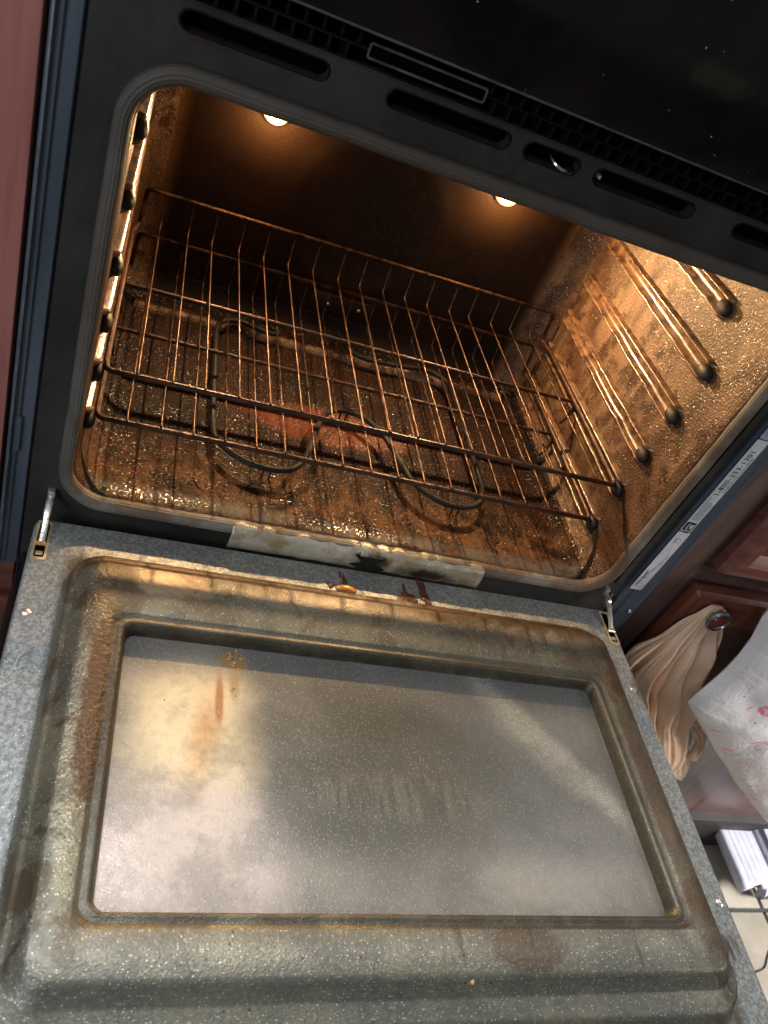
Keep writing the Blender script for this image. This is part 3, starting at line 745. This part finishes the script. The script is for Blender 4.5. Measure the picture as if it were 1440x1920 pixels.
L3 = sticker(.3365, .3510, .2595, .345, M_label2, 'caution_label', 'bluish clear label with faint lettering above the telephone label')
text('CAUTION', .3455, .2655, .0070, M_trim, L3, shear=.2)
Lb = sticker(-.3500, -.3440, .055, .095, M_trim, 'clear_label', 'small clear sticker low on the left trim')

# ---- hinges
def hinge(sx):
    x = sx * .3118
    h = bpy.data.objects
    lp = densify(rrb(x - .0062, x + .0062, -.070, -.026, .0022, 5), .002)
    inn = densify(rrb(x - .0044, x + .0044, -.0675, -.0275, .0012, 5), .002)
    o_ = rrb(x - .0066, x + .0066, -.0705, -.0225, .0022, 6); i_ = rrb(x - .0043, x + .0043, -.0675, -.0245, .0012, 6)
    lo = [[(a, b, -.0112) for a, b in o_], [(a, b, -.0094) for a, b in o_], [(a, b, -.0094) for a, b in i_], [(a, b, -.0130) for a, b in i_]]
    v, f = bridge(lo); ring = mesh('hinge', v, f, M_cream, oven, True, None, 30)
    v, f = prism_mesh(i_, 'z', -.0112, -.0106); mesh('dark_pocket_fill', v, f, M_dark, ring, False)  # black inset laid on the flange as the shade of a pocket
    # arm rising out of the pocket into the oven front
    pts = [(x, -.052, -.0100), (x + .0003, -.040, -.0035), (x, -.026, .0030), (x, -.013, .0065), (x, -.004, .0090)]
    MB().tube(catmull(pts, 4), [.0032] * 8 + [.0036] * 5 + [.0030] * 4, 8, True, .55).build('hinge_arm', M_steel, ring)
    MB().box(x - .0034, x + .0034, -.008, .0, .004, .0135, .0008).build('hinge_hook', M_steel, ring)
    MB().lathe([(.0025, -.0042), (.003, -.004), (.003, .004), (.0025, .0042)], (0, 0, 0), 'z', 12)
    MB().tube([(x - .0042, -.052, -.0088), (x + .0042, -.052, -.0088)], .0019, 10).build('hinge_rivet', M_amber if sx < 0 else M_steel, ring)
    MB().box(x - .003, x + .003, -.0645, -.0600, -.0110, -.0096, .0004).build('hinge_tab', M_cream, ring)
    if sx > 0:
        MB().lathe([(.004, -.0018), (.0062, -.001), (.0062, .001), (.004, .0018)], (0, 0, 0), 'z', 16)
        q = MB().lathe([(.003, -.002), (.0068, -.0015), (.0068, .0015), (.003, .002)], (0, 0, 0), 'z', 18)
        for i, p in enumerate(q.v): q.v[i] = (x + p[2] * 1.2, -.0165 + p[0], .0030 + p[1])
        q.build('hinge_cam', M_steel, ring)
hinge(-1); hinge(1)

# ---- the open door (liner, window, screws, deposits)
door = bpy.data.objects.new('door_liner', None)
Z0 = -.011
def dl(x0, x1, y0, y1, r, z): return [(a, b, z) for a, b in rrb(x0, x1, y0, y1, r, 12)]
L = [dl(-.3205, .3205, -.5150, -.0190, .010, Z0 - .034), dl(-.3212, .3212, -.5155, -.0183, .010, Z0 - .004), dl(-.3200, .3200, -.5145, -.0190, .009, Z0 - .0008), dl(-.3180, .3180, -.5130, -.0205, .008, Z0),
     dl(-.2880, .2880, -.4570, -.0600, .036, Z0), dl(-.2860, .2860, -.4550, -.0618, .034, Z0 + .0012), dl(-.2840, .2840, -.4500, -.0640, .033, Z0 + .010), dl(-.2825, .2825, -.4480, -.0655, .031, Z0 + .0138), dl(-.2800, .2800, -.4440, -.0680, .029, Z0 + .0155),
     dl(-.2780, .2780, -.4330, -.0720, .024, Z0 + .0160), dl(-.2760, .2760, -.4310, -.0750, .022, Z0 + .0175), dl(-.2700, .2700, -.4240, -.0840, .017, Z0 + .0275), dl(-.2680, .2680, -.4220, -.0870, .015, Z0 + .0300), dl(-.2650, .2650, -.4190, -.0910, .013, Z0 + .0312),
     dl(-.2455, .2455, -.3920, -.1395, .016, Z0 + .0316), dl(-.2435, .2435, -.3902, -.1412, .015, Z0 + .0308), dl(-.2412, .2412, -.3880, -.1432, .014, Z0 + .0296), dl(-.2392, .2392, -.3860, -.1452, .013, Z0 + .0292), dl(-.2370, .2370, -.3838, -.1472, .012, Z0 + .0304),
     dl(-.2350, .2350, -.3818, -.1490, .011, Z0 + .0302), dl(-.2330, .2330, -.3800, -.1508, .010, Z0 + .0285), dl(-.2312, .2312, -.3786, -.1526, .009, Z0 + .0240), dl(-.2302, .2302, -.3778, -.1536, .008, Z0 + .0170)]
# finer quads so the soft steps shade smoothly
L = [densify(l, 99) for l in L]
v, f = bridge(L)
bm = bmesh.new(); 
liner = mesh('oven_door', v, f, M_door, oven, True, None, 50)
liner['label'] = 'open grey speckled door liner, greasy and raised in the middle'
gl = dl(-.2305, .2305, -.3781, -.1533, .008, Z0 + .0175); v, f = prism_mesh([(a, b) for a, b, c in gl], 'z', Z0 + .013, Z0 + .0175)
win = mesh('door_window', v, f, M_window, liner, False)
# door skin below the liner
MB().box(-.330, .330, -.535, -.030, Z0 - .060, Z0 - .034, .004).build('door_skin', M_panel, liner)
for x, y in ((-.3112, -.130), (.3112, -.130), (.3112, -.3565), (-.3112, -.3565)):
    sc_ = MB().lathe([(.0044, 0), (.0042, .0010), (.0030, .0018), (.0014, .0020), (.0012, .0010), (.0003, .0009)], (x, y, Z0), 'z', 16); sc_.build('screw', M_steel, liner)
def lump(name, c, r, mat, parent, seed, flat=.5, n=18, m=8, rag=1.0):
    vs = []; fs = []
    for j in range(m + 1):
        ph_ = math.pi / 2 * j / m
        for i in range(n):
            a = 2 * math.pi * i / n; k = 1 + rag * mnoise.noise(Vector((math.cos(a) * 2.2, math.sin(a) * 2.2, seed + j * .15)))
            vs.append((c[0] + r[0] * math.cos(a) * math.cos(ph_) * k, c[1] + r[1] * math.sin(a) * math.cos(ph_) * k, c[2] + r[2] * math.sin(ph_) * (1 + .5 * mnoise.noise(Vector((i, j, seed)))) - .0003))
    for j in range(m):
        for i in range(n): a = j * n + i; b = j * n + (i + 1) % n; fs.append([a, b, b + n, a + n])
    fs.append([m * n + i for i in range(n)]); return mesh(name, vs, fs, mat, parent, True)
# burnt drips on the hinge-side flange
for i, (x, y, rx, ry, rz) in enumerate(((.050, -.036, .0022, .011, .0006), (.052, -.046, .010, .008, .0012), (.047, -.053, .007, .005, .0009), (.060, -.050, .006, .006, .0010), (.0715, -.032, .0052, .012, .0010), (.0745, -.044, .0068, .0095, .0014), (-.0175, -.037, .0035, .008, .0007), (-.022, -.0295, .0025, .006, .0005), (-.0335, -.046, .0035, .0045, .0016))):
    lump('burnt_drip', (x, y, Z0), (rx, ry, rz), M_burn, liner, i * 3.3)
am = lump('amber_deposit', (-.0165, -.0485, Z0), (.0115, .0050, .0036), M_amber, liner, 31, rag=.3)
for i, (x, y, r) in enumerate(((-.040, -.0625, .003), (-.033, -.0655, .0038), (-.030, -.0700, .0022), (-.0445, -.0615, .002))): lump('burnt_drip', (x, y, Z0 + .009 if y < -.064 else Z0 + .003), (r * 1.3, r * .7, .0011), M_burn, liner, 50 + i)
for i in range(26):                                     # crusty spot at the top of the glass
    a = random.uniform(0, 6.28); q = random.uniform(0, 1) ** .6
    lump('crust_flake', (-.139 + math.cos(a) * q * .010, -.166 + math.sin(a) * q * .010, Z0 + .0174), (random.uniform(.0006, .0016), random.uniform(.0006, .0018), random.uniform(.0004, .0012)), random.choice((M_burn, M_crumb, M_amber)), win, i * 2.1, n=7, m=3)
for i, (x, y, r) in enumerate(((-.1505, -.212, .0014), (-.1508, -.2195, .0022), (-.1385, -.196, .0013), (-.140, -.198, .0010), (-.1365, -.203, .0009), (-.152, -.178, .0010), (-.195, -.213, .0009))):
    lump('crust_flake', (x, y, Z0 + .0174), (r, r * 1.3, .0006), M_amber if i < 2 else M_burn, win, 90 + i, n=8, m=3)
lump('crumb', (.0305, -.4235, Z0 + .0262), (.0019, .0028, .0022), M_crumb, None, 77, rag=.3)
tag(bpy.data.objects['crumb'], 'small yellow crumb lying on the front slope of the open door', 'crumb')
hp = [(-.3085, -.197, Z0 + .001), (-.3045, -.190, Z0 + .004), (-.3025, -.1795, Z0 + .006), (-.299, -.171, Z0 + .005), (-.2915, -.163, Z0 + .003), (-.287, -.160, Z0 + .002)]
h_ = MB().tube(catmull([(a - .006, b, c) for a, b, c in hp], 6), .00022, 5).build('hair', M_hair); tag(h_, 'curled pale hair lying on the left flange of the open door', 'hair')

# ================================================================== OVEN RACKS
def rack(z, label, group='wire oven racks', x_shift=0):
    t = empty('oven_rack', (0, .22, z), label, 'oven rack', group)
    fy, by, my = .065, .370, .234; hx = .2865; lip = .0425
    # rails
    MB().tube(fillet([(-.2815, by + .003, z + .0), (-.2868, by - .02, z), (-hx, fy + .012, z), (-hx + .002, fy, z), (hx - .002, fy, z), (hx, fy + .012, z), (.2868, by - .02, z), (.2815, by + .003, z)], .012), .0029, 10).build('frame_rail', M_rail, t)
    MB().tube(fillet([(-.2815, by + .003, z), (-.2790, by + .008, z + lip), (-.2690, by + .008, z + lip), (.2690, by + .008, z + lip), (.2790, by + .008, z + lip), (.2815, by + .003, z)], .010), .0024, 10).build('back_rail', M_wire, t)
    MB().tube([(-hx, my, z - .0042), (hx, my, z - .0042)], .0025, 10).build('cross_rail', M_rail, t)
    for s in (-1, 1):
        MB().tube(catmull([(s * hx, my, z - .004), (s * (hx + .001), my - .008, z - .010), (s * (hx - .002), my - .012, z - .024), (s * (hx - .004), my - .010, z - .034)], 5), .0019, 8).build('rack_stop', M_rail, t)
    # wires: one mesh, seventeen objects
    base = None
    for k in range(17):
        x = -.2576 + k * .0322
        if base is None:
            m = MB(); m.tube([(0, fy - .001, .0036), (0, by - .10, .0038), (0, by - .002, .0036), (0, by + .001, .005), (0, by + .0045, lip * .55), (0, by + .0085, lip)], .00102, 8)
            base = m.build('wire', M_wire, None, True, 60); o = base
        else: o = link(bpy.data.objects.new('wire', base.data))
        o.location = (x + random.uniform(-.0009, .0009), random.uniform(-.0006, .0006), z); o.rotation_euler = (0, 0, random.uniform(-.003, .003)); par(o, t)
    return t
rack(.1115, 'upper of the two tarnished wire racks with raised back rail, fifth guide down', 'wire oven racks')
rack(.0545, 'lower of the two tarnished wire racks, just above the heating element')

# ================================================================== CABINETS
cabR = empty('base_cabinet', (.75, .0, -.51), 'dark cherry wood cabinet right of the oven with a knobbed door', 'cabinet')
MB().box(.3705, .4240, .010, .40, -.51, .72, .002).build('stile', M_woodF, cabR)
MB().box(.4245, 1.35, .012, .40, .0385, .062, .001).build('rail', M_woodP, cabR)
MB().box(.4250, 1.35, .020, .40, -.505, .72).build('carcass', M_woodP, cabR)
def panel_door(name, x0, x1, z0, z1, yf, mats, parent, fw=.055):
    """raised panel door: bevelled outer frame, recess, raised field"""
    d = lambda a, yy: [(p[0], yy, p[1]) for p in rrb(x0 + a, x1 - a, z0 + a, z1 - a, max(.0006, .002 - a * .1), 3)]
    lo = [d(0, .012), d(0, yf + .010), d(.004, yf + .004), d(.012, yf), d(fw - .016, yf), d(fw - .010, yf + .004), d(fw - .002, yf + .010), d(fw + .006, yf + .010), d(fw + .012, yf + .008), d(fw + .040, yf + .0015), d(fw + .044, yf + .001)]
    v, f = bridge(lo[:8]); o = mesh(name, v, f, mats, parent, True, None, 18)
    v, f = bridge(lo[7:], False, True); mesh('door_panel', v, f, M_woodP, o, True, None, 18); return o
dr = panel_door('cabinet_door', .4330, 1.30, -.598, .0335, -.012, M_woodZ, cabR)
kn = MB().lathe([(.005, 0), (.0048, -.010), (.008, -.014), (.0150, -.018), (.0165, -.021), (.0150, -.0245), (.0128, -.0245), (.0118, -.0228), (.0005, -.0222)], (.4578, -.0145, .0196), 'y', 28)
knb = kn.build('knob', M_pewter, dr)
MB().lathe([(.0112, -.0222), (.0098, -.0245), (.005, -.0262), (.0003, -.0268)], (.4578, -.0145, .0196), 'y', 24).build('knob_inlay', M_knobc, dr)
panel_door('drawer_front', .4330, 1.30, .0690, .2300, -.012, M_woodX, cabR, .04)
MB().box(.40, 1.40, -.018, .40, -.60, -.512, .001).build('plinth', M_plinth, cabR)
MB().box(.40, 1.40, -.026, .40, -.511, -.490, .002).build('rail', M_plinth, cabR)
cabL = empty('side_cabinet', (-.6, 0, -.6), 'glossy red brown cabinet left of the oven', 'cabinet')
MB().box(-.90, -.3575, -.004, .42, -.098, .70, .002).build('cabinet_side', M_woodL, cabL)
MB().box(-.90, -.3370, .004, .42, -.150, -.101, .0015).build('rail', M_woodX, cabL)
MB().box(-.90, -.3370, -.006, .42, -.176, -.153, .002).build('rail', M_woodZ, cabL)
MB().box(-.90, .3690, .010, .42, -.60, -.1765, .002).build('lower_front', M_woodP, cabL)
MB().box(-.3365, .3690, .008, .42, -.176, -.0975, .002).build('oven_shelf', M_woodP, cabL)

# ================================================================== BAGS
def cloth_loft(name, rings, mat, folds, seed, label, cat, parent=None, M=150):
    """rings: (cx, cy, cz, half width, half depth, fold amp)"""
    R_ = []
    for i in range(len(rings) - 1):
        for k in range(8):
            t = k / 8; p0 = rings[max(i - 1, 0)]; p1 = rings[i]; p2 = rings[i + 1]; p3 = rings[min(i + 2, len(rings) - 1)]
            R_.append([.5 * (2 * b + (-a + c) * t + (2 * a - 5 * b + 4 * c - d) * t * t + (-a + 3 * b - 3 * c + d) * t ** 3) for a, b, c, d in zip(p0, p1, p2, p3)])
    R_.append(list(rings[-1])); vs = []
    for j, (cx, cy, cz_, hw, hd, am) in enumerate(R_):
        tx = 0
        for i in range(M):
            a = 2 * math.pi * i / M; fold = 0
            for q, (fr, w) in enumerate(folds): fold += w * math.sin(fr * a + seed * (q + 1) + .25 * math.sin(j * .12 + q))
            fold += 1.0 * mnoise.noise(Vector((math.cos(a) * 2.5, math.sin(a) * 2.5, j * .07 + seed))) + .5 * mnoise.noise(Vector((math.cos(a) * 7, math.sin(a) * 7, j * .14 + seed)))
            k = 1 + am * fold
            vs.append((cx + hw * math.cos(a) * (1 + am * .15 * fold), cy + hd * math.sin(a) * k, cz_ + hw * .25 * am * fold))
    n_ = len(R_); fs = [[j * M + i, j * M + (i + 1) % M, (j + 1) * M + (i + 1) % M, (j + 1) * M + i] for j in range(n_ - 1) for i in range(M)]
    fs += [list(range(M)), [(n_ - 1) * M + i for i in range(M)]]
    o = mesh(name, vs, fs, mat, parent, True)
    if cat: tag(o, label, cat)
    return o
tb = empty('grocery_bag', (.52, -.05, -.32), 'tan plastic grocery bag hanging from the knob on the cabinet door', 'bag')
cloth_loft('bag_body', [(.4560, -.0215, .031, .010, .003, .1), (.4540, -.022, .018, .014, .004, .3), (.4530, -.026, -.004, .026, .007, .6), (.4480, -.034, -.040, .046, .012, .65), (.4460, -.040, -.088, .062, .018, .6), (.4680, -.044, -.130, .060, .022, .45),
                        (.4900, -.046, -.165, .055, .024, .35), (.5060, -.048, -.190, .058, .028, .2), (.5260, -.050, -.225, .060, .030, .14), (.5450, -.050, -.255, .052, .028, .12), (.5700, -.048, -.285, .030, .018, .1)], M_tan, [(9, .6), (19, .5), (31, .3)], 2.0, None, None, tb)
cloth_loft('bag_handle', [(.4700, -.0215, .026, .004, .003, .1), (.4720, -.023, .012, .008, .004, .3), (.4800, -.029, -.015, .012, .006, .4), (.4880, -.036, -.050, .014, .008, .4), (.4940, -.040, -.090, .016, .010, .4), (.5010, -.042, -.135, .018, .012, .3)], M_tan, [(7, .5), (13, .3)], 4.0, None, None, tb)
cloth_loft('bag_tail', [(.5450, -.056, -.165, .014, .006, .3), (.5620, -.062, -.176, .012, .005, .4), (.5750, -.066, -.190, .009, .004, .4), (.5830, -.070, -.212, .009, .004, .3), (.5900, -.072, -.230, .006, .003, .2)], M_tan, [(5, .5), (9, .3)], 6.0, None, None, tb)
cloth_loft('bag_tail', [(.5600, -.062, -.165, .006, .005, .3), (.5800, -.070, -.168, .006, .004, .4), (.6000, -.078, -.174, .005, .003, .4), (.6200, -.084, -.182, .004, .002, .4)], M_tan, [(5, .5)], 8.0, None, None, tb)
cloth_loft('bag_tip', [(.5780, -.046, -.245, .030, .012, .2), (.6020, -.046, -.275, .028, .012, .25), (.6280, -.044, -.305, .020, .010, .25), (.6500, -.042, -.328, .008, .006, .2)], M_tan, [(7, .5), (11, .3)], 9.0, None, None, tb)
def print_bag():
    # draped sheet with depth: outline rows between a left edge and a right edge, bulging toward the room
    rows_ = [(.438, .70, .118), (.4405, .74, .0867), (.4550, .78, .050), (.4620, .82, .018), (.4650, .86, -.012), (.4640, .90, -.037), (.4620, .93, -.060), (.4630, .95, -.083), (.4930, .97, -.108), (.5250, .985, -.133), (.5560, 1.0, -.158), (.5830, 1.0, -.1807), (.6300, .99, -.216), (.6750, .97, -.2525), (.7280, .93, -.290), (.7740, .87, -.322), (.800, .84, -.333)]
    NX = 60; vs = []; m = 0; pts = []
    for k in range(len(rows_) - 1):
        for q in range(4):
            t = q / 4; pts.append(tuple(a + (b - a) * t for a, b in zip(rows_[k], rows_[k + 1])))
    pts.append(rows_[-1])
    def side(sgn):
        out = []
        for j, (xl, xr, z) in enumerate(pts):
            row = []
            for i in range(NX + 1):
                u = i / NX; x = xl + (xr - xl) * u; b = math.sin(math.pi * min(1, max(0, u))) ** .55
                w = .045 * b + .010 * mnoise.noise(Vector((x * 16, z * 9, 1))) * b + .008 * abs(mnoise.noise(Vector((x * 9 + z * 14, z * 5, 4)))) * b + .004 * mnoise.noise(Vector((x * 50, z * 30, 2))) * b
                row.append((x, -.085 - (w if sgn > 0 else -.03 * b), z))
            out.append(row)
        return out
    mb = MB()
    for sgn in (1, -1):
        s_ = side(sgn); v = [p for r_ in s_ for p in r_]; w = NX + 1
        mb.add(v, [[j * w + i, j * w + i + 1, (j + 1) * w + i + 1, (j + 1) * w + i] for j in range(len(s_) - 1) for i in range(NX)])
    o = mb.build('printed_bag', M_floral, None, True, None)
    tag(o, 'white plastic bag printed with small red and pink marks, right of the tan bag', 'bag')
print_bag()

# ================================================================== FLOOR AND THINGS ON IT
FZ = -.600
fl = mesh('floor', [(-3, -4, FZ - .004), (4, -4, FZ - .004), (4, 3, FZ - .004), (-3, 3, FZ - .004)], [[0, 1, 2, 3]], M_grout, None, False); tag(fl, kind='structure')
tbm = MB().box(-.1515, .1515, -.1515, .1515, -.006, .0, .0015)
tb0 = None
for i in range(-1, 7):
    for j in range(-5, 3):
        if tb0 is None: tb0 = tbm.build('floor_tile', M_tile, None, True, 30); o = tb0
        else: o = link(bpy.data.objects.new('floor_tile', tb0.data))
        o.location = (1.0 - .1555 * 1 + (i - 2) * .311, -.1365 + .1555 + j * .311, FZ); o.parent = fl
# ribbed card sheets standing by the plinth
def card():
    N = 40; rowsn = 10; vs = []
    for j in range(rowsn + 1):
        t = j / rowsn
        for i in range(N + 1):
            u = i / N; x = .915 + .105 * u + .012 * t; y = .045 - .165 * t; z = FZ + .030 + .010 * math.sin(u * 50) * .09 + .012 * (1 - t) + (.012 if u > .8 else 0)
            if j == rowsn: y += .018 * math.sin(u * 2.4)
            vs.append((x, y, z))
    w = N + 1; fs = [[j * w + i, j * w + i + 1, (j + 1) * w + i + 1, (j + 1) * w + i] for j in range(rowsn) for i in range(N)]
    o = mesh('card_sheet', vs, fs, M_card, None, True); md = o.modifiers.new('t', 'SOLIDIFY'); md.thickness = .026; md.offset = -1
    tag(o, 'pale lilac ribbed card bundle on the floor tiles below the hanging bags', 'cardboard')
    return o
card()
b = MB().box(1.035, 1.30, -.07, .045, FZ + .001, FZ + .035, .004).build('flat_box', M_card); tag(b, 'pale flat box lying beside the ribbed card bundle', 'box')
c_ = MB().tube(catmull([(1.045, .045, FZ + .09), (1.050, .035, FZ + .040), (1.070, .020, FZ + .050), (1.10, .006, FZ + .062), (1.16, .000, FZ + .05), (1.25, .01, FZ + .045)], 6), .0035, 8).build('cable', M_rubber); tag(c_, 'black cable looping over the flat box under the cabinet', 'cable')
w_ = MB().tube(catmull([(.900, -.248, FZ + .0015), (.918, -.240, FZ + .0015), (.945, -.232, FZ + .0015), (.975, -.205, FZ + .0015), (1.03, -.19, FZ + .0015)], 6), .0012, 6).build('string', M_plinth); tag(w_, 'thin grey string curled on the beige floor tiles', 'string')
